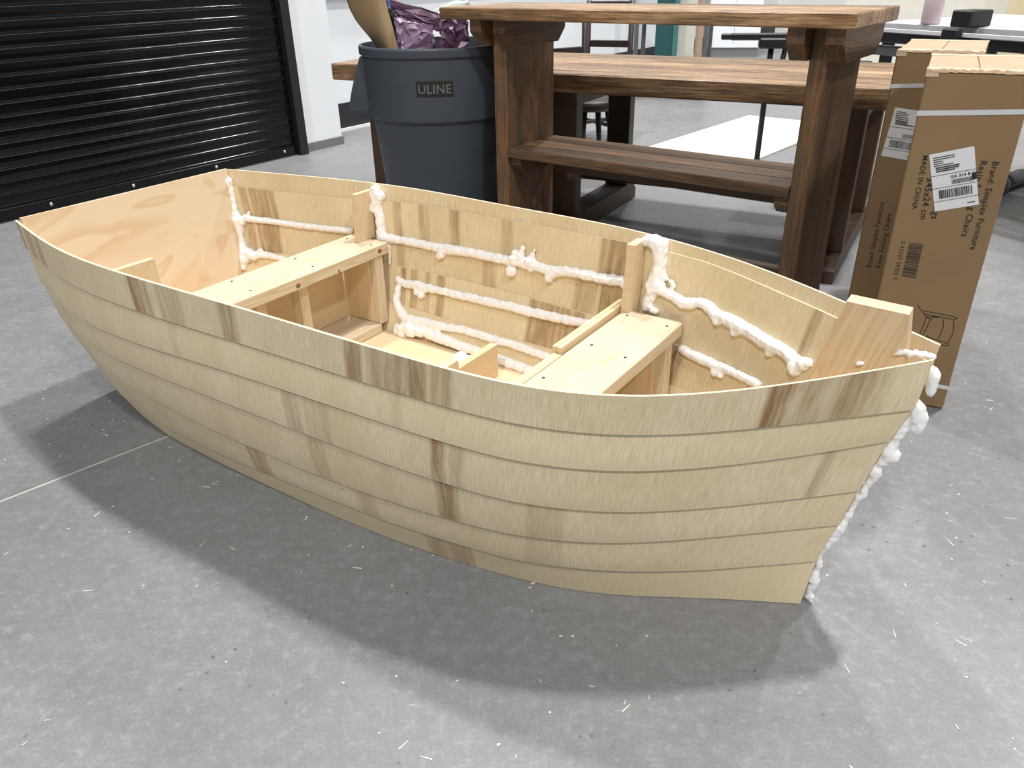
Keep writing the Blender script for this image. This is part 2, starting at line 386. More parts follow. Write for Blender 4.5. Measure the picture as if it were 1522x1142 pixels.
STT = [0, .10, .18, .27, .36, .5, .7, .86, 1.0]; STU = [0, -.006, -.012, -.012, -.008, -.006, -.002, .010, 0]
def hull(w, t, side=-1, off=0.0):
    """point on the hull in boat coordinates (u along, v across, z up)"""
    T = sp_eval(bn, mb_, w); S = sp_eval(sn, ms_, w); uu = .05 + w * 2.169
    bb_ = float(np.interp(uu, _bk, _bs2)); zz = .055 * min(1, max(0, (.5 - uu) / .45)) ** 2
    bul = .03 * math.sin(math.pi * t) * min(1, (1 - w) * 4)
    du = float(np.interp(t, STT, STU)) * max(0.0, (w - .86) / .14) ** 2
    return np.array([uu + (w * LEN - uu) * t + du, side * (bb_ + (T - bb_) * t + bul + off), zz + (S - zz) * t])
ZB = 0.002
def to_world(p): return ORG + AX * p[0] + LAT * p[1] + np.array([0, 0, p[2] + ZB])
def hull_inv(x, y, side=1):
    best = None
    for w0 in np.linspace(.02, .98, 13):
        for t0 in np.linspace(.05, .95, 5):
            d = np.hypot(*(proj(to_world(hull(w0, t0, side))) - (x, y)))
            if best is None or d < best[0]: best = (d, w0, t0)
    _, w, t = best
    for _ in range(25):
        p = proj(to_world(hull(w, t, side))); r = np.array([x, y]) - p; e = 1e-4
        J = np.array([(proj(to_world(hull(w + e, t, side))) - p) / e, (proj(to_world(hull(w, t + e, side))) - p) / e]).T
        d = np.linalg.solve(J, r); mx = np.abs(d).max()
        if mx > .1: d *= .1 / mx
        w = min(max(w + d[0], 0.0), 1.0); t = min(max(t + d[1], -.1), 1.05)
    return w, t
boat = empty('rowboat', tuple(ORG), ANG, 'unfinished pale plywood rowboat with lapped planks, two seats and white foam seams', 'boat')

LAPS = [np.array([-0.0187, -0.1556, 0.2236, -0.0572, 0.8469]), np.array([1.2188, -2.549, 1.6169, -0.2211, 0.6555]), np.array([-0.4578, 1.4893, -1.6587, 0.7394, 0.4112]),
        np.array([-1.1009, 2.2546, -1.1803, 0.0583, 0.3464]), None]
L4W = [0, .1, .22, .35, .435, .535, .607, .70, .745, .80, .84, .88, .914, .95, 1.0]; L4T = [.12, .105, .105, .115, .135, .150, .148, .158, .160, .174, .178, .18, .182, .195, .21]
def lap_t(k, w):
    if k < 0: return 1.0
    if k == 4: return float(np.interp(w, L4W, L4T))
    if k == 5: return 0.0
    return float(np.polyval(LAPS[k], w))
def up_t(k, w):
    if k == 0: return 1.0
    if k == 1: return float(np.interp(w, [0, .2, .36, .6, .76, .85, 1.0], [.893, .897, .928, .938, .955, .943, .945]))
    return lap_t(k - 1, w) + 0.04
XW = {0: ([47, 73, 100, 140, 201, 281, 342, 422, 503, 583, 700, 771, 842, 913, 984, 1055, 1126, 1197, 1278, 1369], [.003, .084, .14, .208, .294, .385, .4446, .517, .583, .6415, .716, .755, .79, .823, .854, .883, .911, .939, .970, 1.0]),
      1: ([67, 100, 140, 201, 261, 342, 422, 503, 603, 700, 771, 842, 913, 1055, 1126, 1240, 1322], [0, .091, .170, .268, .344, .432, .508, .578, .653, .716, .757, .794, .828, .89, .919, .966, 1.0]),
      2: ([80, 124, 180, 261, 342, 422, 503, 603, 700, 771, 842, 913, 984, 1090, 1240, 1278], [0, .085, .204, .322, .414, .493, .567, .647, .714, .758, .797, .833, .866, .914, .981, 1.0]),
      3: ([110, 152, 261, 342, 422, 503, 603, 700, 771, 842, 913, 984, 1090, 1240], [0, .107, .279, .381, .47, .549, .635, .708, .756, .798, .836, .871, .922, 1.0]),
      4: ([165, 253, 342, 410, 503, 583, 700, 760, 842, 913, 984, 1055, 1204], [0, .22, .347, .435, .535, .607, .702, .745, .798, .839, .877, .914, 1.0])}
OUT = {0: [(45, 51, .8), (57, 65, .6), (70, 77, .5), (213, 226, .9), (228, 238, .6), (252, 285, .4), (342, 362, .75), (525, 548, .8), (560, 600, .55), (606, 640, .85), (650, 672, .6), (1128, 1160, 1), (1163, 1190, .7), (1195, 1225, .45), (1235, 1270, .8), (1280, 1300, .4)],
       1: [(270, 280, .2), (590, 600, .2)],
       2: [(440, 462, .45), (470, 500, .3), (655, 667, .9), (680, 690, .5), (1205, 1209, .5)],
       3: [(480, 500, .3), (664, 689, .8), (790, 840, .25)], 4: [(390, 410, .6), (545, 570, .3), (785, 835, .2)], 5: []}
INX = ([335, 370, 440, 522, 578, 620, 660, 700, 755, 800, 850, 900, 935, 985, 1020, 1060, 1100, 1140, 1165, 1195, 1249], [0, .025, .112, .216, .287, .34, .389, .436, .497, .5445, .5945, .642, .675, .72, .7505, .788, .824, .859, .88, .904, .94])
INS = {1: [(358, 372, .6), (380, 412, .75), (588, 594, .7), (625, 634, .5), (670, 683, .7), (744, 757, .4), (888, 940, .8), (1184, 1192, .7), (1218, 1227, .7)],
       2: [(358, 374, .6), (384, 412, .8), (590, 600, .5), (722, 736, .5), (858, 890, .5), (900, 930, .8)],
       3: [(600, 604, .8), (614, 621, .6), (634, 640, .6), (655, 663, .8), (798, 880, .75), (1015, 1040, .6)]}
NS = 220; TH = 0.0065
def make_strake(k, side):
    ws = np.linspace(0, 1, NS + 1)
    vs_, br, uvs = [], [], []
    bo = [tuple(np.interp(x, *XW[k]) for x in b_[:2]) + (b_[2],) for b_ in OUT[k]] if k in XW and side < 0 else [(.15 + .1 * k, .2 + .1 * k, .5)]
    bi = [tuple(np.interp(x, *INX) for x in b_[:2]) + (b_[2],) for b_ in INS.get(k, [])] if side > 0 else []
    def bval(lst, w):
        return max([s_ for a, c, s_ in lst if a - .002 <= w <= c + .002] or [0.0])
    rows_n = 7
    for w in ws:
        lo, up = lap_t(k, w), up_t(k, w)
        if k == 0: tt = np.linspace(1.0, lo, rows_n); of = [TH] * rows_n
        else:
            b0 = lap_t(k - 1, w); b1 = min(lo + .035, b0 - .01) if k < 5 else 0.0
            tt = [up, b0] + list(np.linspace(b0, b1, 4))[1:] + [lo] + ([lo] if k < 5 else [])
            tt = (tt + [lo])[:rows_n]
            of = [0.0, 0.0] + [TH * (b0 - q) / max(1e-6, b0 - b1) if k < 5 else 0.0 for q in tt[2:]]
            of = [min(o_, TH) for o_ in of]
            tt = [tt[0], tt[1], tt[2], tt[3], tt[4], (tt[4] + lo) / 2, lo]; of[5:] = [of[4]] * 2
        for q, o_ in zip(tt, of):
            vs_.append(hull(w, q, side, o_)); br.append(bval(bi, w)); uvs.append((w * LEN + 3.1 * k + (7 if side > 0 else 0), q * .6 + 1.7 * k))
        for q, o_ in zip(tt, of):
            vs_.append(hull(w, q, side, o_ + TH)); br.append(bval(bo, w)); uvs.append((w * LEN + 3.1 * k + 20, q * .6 + 1.7 * k + 9))
    R = rows_n; C = 2 * R; fs, mi = [], []
    for i in range(NS):
        a, b = i * C, (i + 1) * C
        for j in range(R - 1):
            fs.append((a + j, a + j + 1, b + j + 1, b + j)); mi.append(0)
            fs.append((a + R + j, b + R + j, b + R + j + 1, a + R + j + 1)); mi.append(0)
        fs.append((a, b, b + R, a + R)); mi.append(1)
        fs.append((a + R - 1, a + C - 1, b + C - 1, b + R - 1)); mi.append(1)
    for a in (0, NS * C):
        for j in range(R - 1): fs.append((a + j, a + j + 1, a + R + j + 1, a + R + j)); mi.append(1)
    me = bpy.data.meshes.new('strake'); me.from_pydata([(v[0], v[1], v[2] + ZB) for v in vs_], [], fs)
    me.polygons.foreach_set('material_index', mi)
    bm = bmesh.new(); bm.from_mesh(me); bmesh.ops.recalc_face_normals(bm, faces=bm.faces); bm.to_mesh(me); bm.free()
    ul = me.uv_layers.new(name='UVMap'); li = np.empty(len(me.loops), dtype=np.int32); me.loops.foreach_get('vertex_index', li)
    ul.data.foreach_set('uv', np.array(uvs, dtype=np.float32)[li].ravel())
    at = me.attributes.new('brown', 'FLOAT', 'POINT'); at.data.foreach_set('value', np.array(br, dtype=np.float32))
    t_ = {5: .55, 1: .18, 4: .12}.get(k, 0.0)
    at = me.attributes.new('tint', 'FLOAT', 'POINT'); at.data.foreach_set('value', np.full(len(vs_), t_, dtype=np.float32))
    me.polygons.foreach_set('use_smooth', [True] * len(me.polygons))
    me.set_sharp_from_angle(angle=math.radians(30))
    o = link('strake', me, [M_ply, M_edge], boat)
    return o
for side in (-1, 1):
    for k in range(6): make_strake(k, side)
# transom
tp = [hull(0, t, -1, -.001) for t in np.linspace(0, 1, 9)] + [hull(0, t, 1, -.001) for t in np.linspace(1, 0, 9)]
tn = np.array([.995, 0, .09]); 
prism('transom', [(p[0], p[1], p[2] + ZB + (.004 if p[2] > .5 else 0)) for p in tp], tuple(tn * .012), M_cath, boat)
# outer bottom and inner floor panels
def plan_panel(name, ws, t, z0, th, mat, inset):
    L_ = [hull(w, t, -1, -inset) for w in ws]; R_ = [hull(w, t, 1, -inset) for w in ws]
    n = len(ws); vs_ = []
    for l, r in zip(L_, R_):
        z = (l[2] if z0 is None else z0) + ZB
        h = max(abs(l[1]), .003)
        vs_ += [(l[0], -h, z), (l[0], h, z), (l[0], -h, z + th), (l[0], h, z + th)]
    fs = [(0, 1, 3, 2), (4 * n - 4, 4 * n - 3, 4 * n - 1, 4 * n - 2)]
    for i in range(n - 1):
        a, b = 4 * i, 4 * i + 4
        fs += [(a, a + 1, b + 1, b), (a + 2, a + 3, b + 3, b + 2), (a, b, b + 2, a + 2), (a + 1, b + 1, b + 3, a + 3)]
    return mesh(name, vs_, fs, mat, boat)
plan_panel('bottom_panel', np.linspace(0.006, .99, 40), 0.012, None, .008, M_panel, .004)
plan_panel('floor_panel', np.linspace(0.012, .93, 40), 0.20, .103, .012, M_panel, .006)

# stem post: raked board on the centreline
stp = [(2.035, .02), (2.190, .02), (2.197, .12), (2.243, .25), (2.283, .45), (2.303, .585), (2.300, .615), (2.291, .677), (2.190, .680), (2.148, .517)]
prism('stem_post', [(u, -.019, z + ZB) for u, z in stp], (0, .038, 0), M_stem, boat)
sp_ = [o for o in boat.children if o.name.startswith('stem_post')][0]
# give the stem its own grain direction: rotate mesh data so local X runs up the rake
ra = math.atan2(.163, .042)
rm = Matrix.Rotation(ra, 4, 'Y')
sp_.data.transform(rm); sp_.rotation_euler = (0, -ra, 0)

# seats ------------------------------------------------------------------
def half_in(u, z, w_guess):
    w = u / LEN
    for _ in range(6):
        S = hull(w, 1.0)[2]; t = z / S; p = hull(w, t); w += (u - p[0]) / LEN
    return abs(hull(w, z / hull(w, 1.0)[2])[1])
def seat(u0, u1, ztop, vlen_far, vlen_near):
    um = (u0 + u1) / 2; th = .038; L_ = vlen_far + vlen_near; vc = (vlen_far - vlen_near) / 2
    s = board('seat_plank', L_, u1 - u0, th, (um, vc, ztop - th / 2 + ZB), M_pine, boat, rot=(0, 0, math.pi / 2), bev=.003)
    return s
def sub(parent, name, L_, W_, T_, loc, mat, rot):
    """sub-part placed in boat coordinates under a part"""
    o = board(name, L_, W_, T_, (0, 0, 0), mat, parent, bev=.0015)
    pm = Matrix.Translation(parent.location) @ parent.rotation_euler.to_matrix().to_4x4()
    wm = Matrix.Translation((loc[0], loc[1], loc[2] + ZB)) @ Euler(rot).to_matrix().to_4x4()
    o.matrix_local = pm.inverted() @ wm
    return o
RY = (0, 0, math.pi / 2)
FZ = .115
for (u0, u1, zt, vf, vn) in ((.525, .692, .417, .425, .425), (1.582, 1.748, .392, .375, .39)):
    s = seat(u0, u1, zt, vf, vn); zu = zt - .038; vb = (.40 if u0 < 1 else .325)
    bw = vb - .005
    sub(s, 'base_plank', 2 * (bw - .03), u1 - u0 - .01, .03, ((u0 + u1) / 2, 0, FZ + .016), M_pine, RY)
    sub(s, 'back_panel', 2 * (vb - .05), zu - FZ - .035, .012, (u0 + .012, 0, (zu + FZ + .03) / 2), M_panel, (math.pi / 2, 0, math.pi / 2))
    for sg in (1, -1):
        ve = vb - .022
        sub(s, 'end_panel', zu - FZ - .035, u1 - u0 - .045, .012, ((u0 + u1) / 2 - .012, sg * (ve - .012), (zu + FZ + .031) / 2), M_panel, (math.pi / 2, -math.pi / 2, 0))
        sub(s, 'stud', zu - FZ - .033, .036, .036, (u1 - .021, sg * (vb - .02), (zu + FZ + .031) / 2), M_pine, UPR)
    for v in ((.085, -.075) if u0 < 1 else (.0, -.12)):
        sub(s, 'stud', zu - FZ - .033, .036, .038, (u1 - .06, v, (zu + FZ + .031) / 2), M_pine, UPR)
    # nail heads and knots
    for (fu, v) in ((.15, .9), (.85, .88), (.2, .35), (.8, .3), (.15, -.2), (.8, -.25)):
        d = lathe('screw_head', [(0, .0012), (.0035, .001), (.004, 0)], M_blackv, s, 10)
        wm = Matrix.Translation((u0 + (u1 - u0) * fu, v * vf, zt + ZB))
        pm = Matrix.Translation(s.location) @ s.rotation_euler.to_matrix().to_4x4(); d.matrix_local = pm.inverted() @ wm

M_knot = plain('pine_knot', (0.20, 0.11, 0.05), 0.6, noise=.4, nscale=200)
s1 = [o for o in boat.children if o.name.startswith('seat_plank')][0]
for v, z in ((.035, .392), (.385, .398), (.20, .386)):
    d = lathe('knot', [(0, .0008), (.006, .0008), (.0075, 0)], M_knot, s1, 12)
    pm = Matrix.Translation(s1.location) @ s1.rotation_euler.to_matrix().to_4x4()
    d.matrix_local = pm.inverted() @ Matrix.Translation((.692, v, z + ZB)) @ Matrix.Rotation(math.pi / 2, 4, 'Y') @ Matrix.Diagonal((1, 1.2 if v != .20 else .5, 1, 1))
# frame ribs
def rib(u, side, z0, z1, wdt, th=.022, mat=M_panel):
    pts = []
    for z in np.linspace(z0, z1, 5):
        w = u / LEN
        for _ in range(6):
            S = hull(w, 1.0)[2]; t = z / S; w += (u - hull(w, t)[0]) / LEN
        pts.append((u, side * (abs(hull(w, t)[1]) - .004), z + ZB))
    out = pts; inn = [(u, p[1] - side * wdt, p[2]) for p in reversed(pts)]
    inn = [(u, side * min(abs(inn[i][1]), abs(inn[0][1])), inn[i][2]) for i in range(5)]
    return prism('rib', out + inn, (th, 0, 0), [mat], boat)
rib(.600, 1, .418, .573, .078, .018)
rib(.600, -1, .418, .573, .115, .018)
rib(1.580, 1, .300, .572, .062, .024)
rib(1.580, -1, .300, .56, .062, .024)
# plywood frame plates behind the forward seat and the low floor frame
for du in (0, .013):
    o = board('frame_plate', .36, .012, .19, (1.556 + du, .235, .31 + ZB), M_panel, boat, rot=RY, bev=.0008)
    o = board('frame_plate', .40, .012, .17, (1.563 + du * .9 - .001, -.15, .305 + ZB), M_panel, boat, rot=RY, bev=.0008)
for du in (0, .0121):
    board('floor_frame', .62, .012, .105, (1.188 + du, .0, FZ + .053 + ZB), M_panel, boat, rot=RY, bev=.0003)

# foam beads ---------------------------------------------------------------
def foam(name, balls, voxel=.0038, bump=.0022):
    bm = bmesh.new()
    for p, r in balls:
        bmesh.ops.create_icosphere(bm, subdivisions=1, radius=r, matrix=Matrix.Translation(Vector([float(q) for q in p])))
    o = bm_obj(name, bm, M_foam, boat, True)
    md = o.modifiers.new('r', 'REMESH'); md.mode = 'VOXEL'; md.voxel_size = voxel; md.use_smooth_shade = True
    tx = bpy.data.textures.get('foamtex') or bpy.data.textures.new('foamtex', 'CLOUDS'); tx.noise_scale = .010; tx.noise_depth = 2
    dm = o.modifiers.new('d', 'DISPLACE'); dm.texture = tx; dm.strength = bump * 2; dm.texture_coords = 'LOCAL'; dm.mid_level = .5
    return o
def bead(pts, r, crimp=.09, step=.3):
    """balls strung along a polyline in boat coordinates"""
    out = []; pts = [np.asarray(p, float) for p in pts]; rr = r if isinstance(r, (list, tuple)) else [r] * len(pts)
    for i in range(len(pts) - 1):
        d = np.linalg.norm(pts[i + 1] - pts[i]); n = max(1, int(d / (min(rr[i], rr[i + 1]) * step)))
        for j in range(n):
            f = j / n; q = rr[i] * (1 - f) + rr[i + 1] * f
            out.append((pts[i] * (1 - f) + pts[i + 1] * f + np.array([random.uniform(-1, 1) for _ in range(3)]) * q * .10, q * (1 + random.uniform(-crimp, crimp))))
    out.append((pts[-1], rr[-1])); return out
def far_pt(x, y, off=-.004):
    w, t = hull_inv(x, y, 1); p = hull(w, t, 1, off); p[2] += ZB; return p
def far_bead(px, r, **k): return bead([far_pt(*q) for q in px], r, **k)
def far_blobs(lst): return [(far_pt(x, y, -.006), r) for x, y, r in lst]
foam('foam_bead', far_bead([(338, 262), (341, 272), (346, 290), (350, 312), (357, 330), (360, 352), (364, 372), (364, 398)], [.010, .017, .013, .016, .021, .010, .02, .012])
     + far_blobs([(341, 270, .019), (352, 326, .024), (361, 328, .022), (368, 322, .013), (372, 316, .008), (372, 376, .024), (366, 384, .024), (380, 380, .02), (389, 372, .012), (353, 346, .012)])
     + far_bead([(370, 325), (400, 328), (440, 334), (480, 339), (522, 343)], [.013, .012, .012, .012, .013]) + far_bead([(372, 378), (395, 378), (420, 384), (450, 392)], [.016, .014, .011, .009]))
foam('foam_bead', far_bead([(557, 283), (560, 300), (566, 318), (568, 340), (569, 352)], [.016, .021, .017, .018, .02]) + far_blobs([(560, 281, .018), (566, 291, .022), (558, 308, .022), (563, 297, .021)])
     + far_bead([(574, 353), (600, 357), (620, 361), (645, 366), (665, 370), (700, 375), (755, 386), (778, 390), (800, 396), (820, 402), (850, 404), (880, 410), (905, 415), (925, 417), (934, 428), (933, 440)], [.017, .014, .014, .015, .017, .015, .015, .016, .015, .016, .016, .016, .017, .016, .014, .010])
     + far_blobs([(658, 377, .017), (654, 380, .013), (768, 385, .022), (762, 402, .021), (775, 380, .017), (790, 388, .021), (791, 398, .014), (777, 374, .012), (779, 368, .010), (793, 378, .010), (796, 371, .006), (818, 412, .017), (824, 407, .016), (768, 376, .015)])
     + far_bead([(579, 365), (580, 378), (580, 392)], [.008, .006, .005]))
foam('foam_bead', far_bead([(592, 414), (602, 421), (620, 423), (640, 428), (665, 434), (700, 442), (730, 449), (760, 455), (790, 463), (820, 470), (850, 476), (886, 483)], [.011, .014, .016, .014, .014, .014, .015, .015, .016, .016, .015, .014])
     + far_blobs([(622, 433, .015), (628, 437, .017), (634, 430, .014)])
     + far_bead([(594, 425), (590, 445), (596, 462), (606, 474)], [.012, .013, .017, .02])
     + far_bead([(604, 474), (640, 480), (665, 486), (690, 490), (730, 502), (770, 514), (815, 530)], [.02, .016, .014, .014, .014, .014, .013]) + far_blobs([(652, 491, .013), (600, 466, .018), (612, 480, .022)])
     + far_bead([(592, 492), (610, 486), (635, 494), (660, 504), (690, 515), (720, 526), (750, 536), (795, 553)], [.018, .028, .02, .019, .018, .018, .018, .018]) + far_blobs([(600, 496, .02), (614, 492, .026), (592, 485, .014), (611, 476, .022)]))
foam('foam_bead', far_bead([(972, 357), (982, 366), (982, 385), (980, 402), (975, 422), (968, 440), (962, 456)], [.02, .024, .021, .021, .024, .018, .015])
     + far_blobs([(964, 357, .018), (957, 360, .014), (985, 362, .02), (990, 412, .010), (999, 418, .009), (1002, 424, .009), (998, 431, .009), (980, 425, .024), (972, 460, .013), (976, 462, .011)])
     + far_bead([(984, 432), (1000, 438), (1014, 448), (1026, 452), (1040, 448), (1054, 454), (1064, 466), (1080, 473), (1100, 484), (1120, 494), (1140, 508), (1160, 516), (1175, 528), (1188, 540)], [.016, .015, .017, .017, .015, .016, .018, .018, .019, .018, .018, .017, .017, .02])
     + far_blobs([(1068, 475, .017), (1146, 522, .014), (1184, 545, .022), (1196, 540, .018), (1203, 538, .012), (1094, 492, .015)])
     + far_bead([(1014, 518), (1030, 527), (1050, 535), (1066, 543), (1085, 550), (1105, 560), (1128, 571)], [.013, .014, .015, .014, .012, .012, .012]) + far_blobs([(1065, 552, .015), (1072, 556, .012)]))
fb = [np.array([1.10, .27, FZ + .03]), np.array([1.13, .22, FZ + .025]), np.array([1.165, .16, FZ + .02])]
foam('foam_bead', [(fb[0], .034), (fb[0] + [-.02, .02, .006], .026), (fb[1], .03), (fb[2], .024), (fb[2] + [.0, -.05, 0], .02), (fb[0] + [.02, .01, .012], .022)])
# foam squeezed out along the stem, outside
def stem_pt(x, y, dv=0.0):
    P = ORG + LAT * dv; q = plane_hit(x, y, P, LAT); d = q - ORG; return np.array([d @ AX + .002, d @ LAT, q[2]])
sf = []; _pp = []
for x, y, r in ((1384, 548, .008), (1386, 560, .010), (1384, 572, .010), (1381, 583, .008), (1352, 606, .012), (1360, 604, .014), (1364, 618, .015), (1362, 632, .013), (1360, 640, .010), (1352, 618, .013), (1344, 630, .012), (1337, 640, .011), (1329, 650, .010), (1322, 661, .011),
                (1318, 672, .015), (1324, 676, .014), (1314, 682, .011), (1303, 690, .007), (1298, 702, .010), (1302, 705, .007), (1290, 716, .006), (1284, 724, .006), (1281, 736, .006), (1274, 738, .006), (1266, 752, .005), (1258, 768, .007), (1254, 772, .007), (1246, 782, .011), (1240, 788, .011), (1234, 797, .011), (1226, 803, .012),
                (1219, 811, .012), (1212, 818, .013), (1213, 830, .007), (1217, 838, .006), (1212, 846, .006), (1207, 860, .009), (1211, 863, .008), (1204, 872, .007), (1201, 882, .006), (1205, 886, .005), (1197, 884, .005), (1204, 893, .004)):
    rk = 1.12 if y < 690 else 1.35; _pp.append((stem_pt(x, y, -.012), r * rk)); sf.append((stem_pt(x, y, .008), r))
sf += bead([p_ for p_, r_ in _pp[:4]], [r_ for p_, r_ in _pp[:4]]) + bead([p_ for p_, r_ in _pp[4:]], [r_ for p_, r_ in _pp[4:]])
foam('foam_bead', sf, .0036, .0018)
sf = [(stem_pt(x, y, dv), r) for x, y, r, dv in ((1328, 527, .004, -.021), (1336, 524, .007, -.02), (1345, 522, .006, -.02), (1350, 526, .008, -.016), (1359, 524, .007, 0), (1366, 527, .008, -.012), (1373, 526, .007, 0), (1380, 529, .007, -.01), (1386, 530, .006, -.008))]
foam('foam_bead', sf, .0036, .0015)
foam('foam_bead', [(stem_pt(1274, 540, -.021), .006), (stem_pt(1280, 540, -.021), .005)], .003, .001)

# ------------------------------------------------------------------ bar-height table behind the boat
TA = math.radians(-38.0)
tdx = Vector((math.cos(TA), math.sin(TA), 0)); tdy = Vector((-math.sin(TA), math.cos(TA), 0))
RZ90 = (0, 0, math.pi / 2)
table = empty('bar_table', (0.0, 3.30, 0), TA, 'tall brown rustic timber bar table with a low shelf, beside the grey bin', 'table')
# local frame: origin at the front inner foot of the left leg, x to the right, y away from the camera
TZ, TT = 1.075, .045; LI = 1.19; LD = .34; LT = .062
n_pl = 6; TD = .46; x0_, x1_ = -.25, LI + .15
for i in range(n_pl):
    w_ = TD / n_pl
    board('top_plank', x1_ - x0_ - random.uniform(0, .006), w_ - .0025, TT - random.uniform(0, .002), ((x0_ + x1_) / 2, -.10 + w_ * (i + .5), TZ - TT / 2), M_rtop, table, bev=.004)
for sx, xi in ((-1, 0.0), (1, LI)):
    xc = xi + sx * LT / 2
    board('leg', TZ - TT, LD, LT, (xc, LD / 2, (TZ - TT) / 2), M_rustic, table, rot=UPR, bev=.005)
    for so in (-1, 1):
        ct = .055; xx = xc + so * (LT / 2 + ct / 2); y0_, y1_ = -.07, TD - .12; h = .095; zt = TZ - TT
        prof = [(y0_, zt), (y0_, zt - h * .45), (y0_ + .05, zt - h), (y1_ - .05, zt - h), (y1_, zt - h * .45), (y1_, zt)]
        o = prism('cleat', [(y, 0, z - zt) for y, z in prof], (0, ct, 0), M_rustic, table)
        o.rotation_euler = RZ90; o.location = (xx + ct / 2, 0, zt)
    xx = xi - sx * .03; zt = .506
    o = prism('shelf_cleat', [(y, 0, z - zt) for y, z in [(.02, zt), (.02, zt - .03), (.06, zt - .065), (LD - .03, zt - .065), (LD - .03, zt)]], (0, .05, 0), M_rustic, table)
    o.rotation_euler = RZ90; o.location = (xx + .025, 0, zt)
for i in range(3):
    w_ = (LD + .01) / 3
    board('shelf_plank', LI - .004, w_ - .002, .038, (LI / 2, -.005 + w_ * (i + .5), .525), M_rustic, table, bev=.004)
board('apron', LI - .12, .04, .085, (LI / 2, LD - .07, .455), M_rdark, table, bev=.004)
board('low_stretcher', LI - .004, .05, .11, (LI / 2, LD / 2, .15), M_rdark, table, bev=.004)

# ------------------------------------------------------------------ long trestle table further back
RA = math.radians(-29.5)
R0 = Vector((-.93, 4.43, 0)); RL = 2.76
rear = empty('trestle_table', R0, RA, 'long low brown plank table on dark trestles, behind the bar table and bin', 'table')
RZ_, RTK, RDP = .78, .085, .90
nb = 8
for i in range(nb):
    w_ = RDP / nb
    board('top_plank', RL - random.uniform(0, .012), w_ - .002, RTK - random.uniform(0, .003), (RL / 2, w_ * (i + .5), RZ_ - RTK / 2), M_rtop, rear, bev=.006)
zt = RZ_ - RTK
for xl in (.21, 1.34, 2.60):
    for yl in (.03 + .05, RDP - .12):
        board('leg', zt - .1, .075, .13 if xl > .5 else .085, (xl, yl + .03, (zt - .1) / 2 + .1), M_rdark, rear, rot=UPR, bev=.004)
    o = prism('foot', [(-.06, 0, 0), (-.06, 0, .055), (-.02, 0, .10), (RDP - .02, 0, .10), (RDP + .03, 0, .055), (RDP + .03, 0, 0)], (0, .13, 0), M_rdark, rear)
    o.rotation_euler = RZ90; o.location = (xl + .065, 0, 0)
    board('top_cleat', RDP - .14, .10, .07, (xl, RDP / 2, zt - .035), M_rdark, rear, rot=RZ90, bev=.004)
board('stretcher', 2.3, .06, .12, (1.40, RDP / 2 + .1, .24), M_rdark, rear, bev=.004)

# ------------------------------------------------------------------ grey bin on a dolly
BC = Vector((-.30, 3.69, 0)); BTOP = .925
can = empty('trash_can', BC, math.radians(-4), 'round dark grey plastic trash can with black name plate, left of the bar table', 'trash can')
ZO = .14
prof = [(0.0, ZO), (.245, ZO), (.255, ZO + .02), (.300, .625), (.302, .632), (.312, .634), (.316, .64), (.326, .885), (.333, .887), (.337, .892), (.338, .918), (.334, .925), (.322, .925), (.318, .90), (.29, .55), (.24, ZO + .03), (0.0, ZO + .03)]
body = lathe('body', prof, M_can, can, 96); body.data.set_sharp_from_angle(angle=math.radians(25))
for sg in (-1, 1):
    v = []
    prof_h = [(.880, .322, .10), (.84, .338, .105), (.74, .372, .11), (.66, .395, .105), (.635, .388, .09), (.622, .36, .08), (.615, .30, .08)]
    n = len(prof_h)
    for z, r, hw in prof_h: v += [(sg * r, -hw, z), (sg * r, hw, z), (sg * .28, hw, z), (sg * .28, -hw, z)]
    fs = [(4 * i + j, 4 * i + (j + 1) % 4, 4 * i + 4 + (j + 1) % 4, 4 * i + 4 + j) for i in range(n - 1) for j in range(4)] + [(0, 1, 2, 3), (4 * n - 4, 4 * n - 3, 4 * n - 2, 4 * n - 1)]
    o = mesh('handle', v, fs, M_can, can); md = o.modifiers.new('b', 'BEVEL'); md.width = .012; md.segments = 3
# name plate wrapped on the band
def wrap(me, r0, a0, z0, zx=1.0):
    for v in me.vertices:
        a = a0 + v.co.x / r0; r = r0 + v.co.z + (v.co.y) * .04
        v.co = Vector((r * math.cos(a), r * math.sin(a), z0 + v.co.y * zx))
def grid_mesh(name, w, h, n, z):
    vs_ = [(-w / 2 + w * i / n, y, z) for i in range(n + 1) for y in (-h / 2, h / 2)]
    me = bpy.data.meshes.new(name); me.from_pydata(vs_, [], [(2 * i, 2 * i + 2, 2 * i + 3, 2 * i + 1) for i in range(n)]); return me
PA = math.radians(-84.5); RB = .3205
pm = grid_mesh('name_plate', .152, .062, 14, .0022); wrap(pm, RB, PA, .772)
plate = link('name_plate', pm, M_print, can); plate['label'] = 'black name plate reading ULINE'
tm = text_mesh('ULINE', .062, .0008); xs = [v.co.x for v in tm.vertices]; ys = [v.co.y for v in tm.vertices]
cx_, cy_ = (min(xs) + max(xs)) / 2, (min(ys) + max(ys)) / 2; sc = .134 / (max(xs) - min(xs))
for v in tm.vertices: v.co = Vector(((v.co.x - cx_) * sc, (v.co.y - cy_) * sc * 1.05, .0032))
wrap(tm, RB, PA, .772); link('lettering', tm, M_lettergrey, plate)
dol = lathe('dolly', [(0, .085), (.25, .085), (.262, .09), (.262, .12), (.25, .14), (0, .14)], M_blackv, can, 48)
for a in range(5):
    an = 2 * math.pi * a / 5; c = lathe('caster', [(0, -.015), (.036, -.015), (.04, -.01), (.04, .01), (.036, .015), (0, .015)], M_blackm, can, 16)
    c.location = (.2 * math.cos(an), .2 * math.sin(an), .042); c.rotation_euler = (math.pi / 2, 0, an)
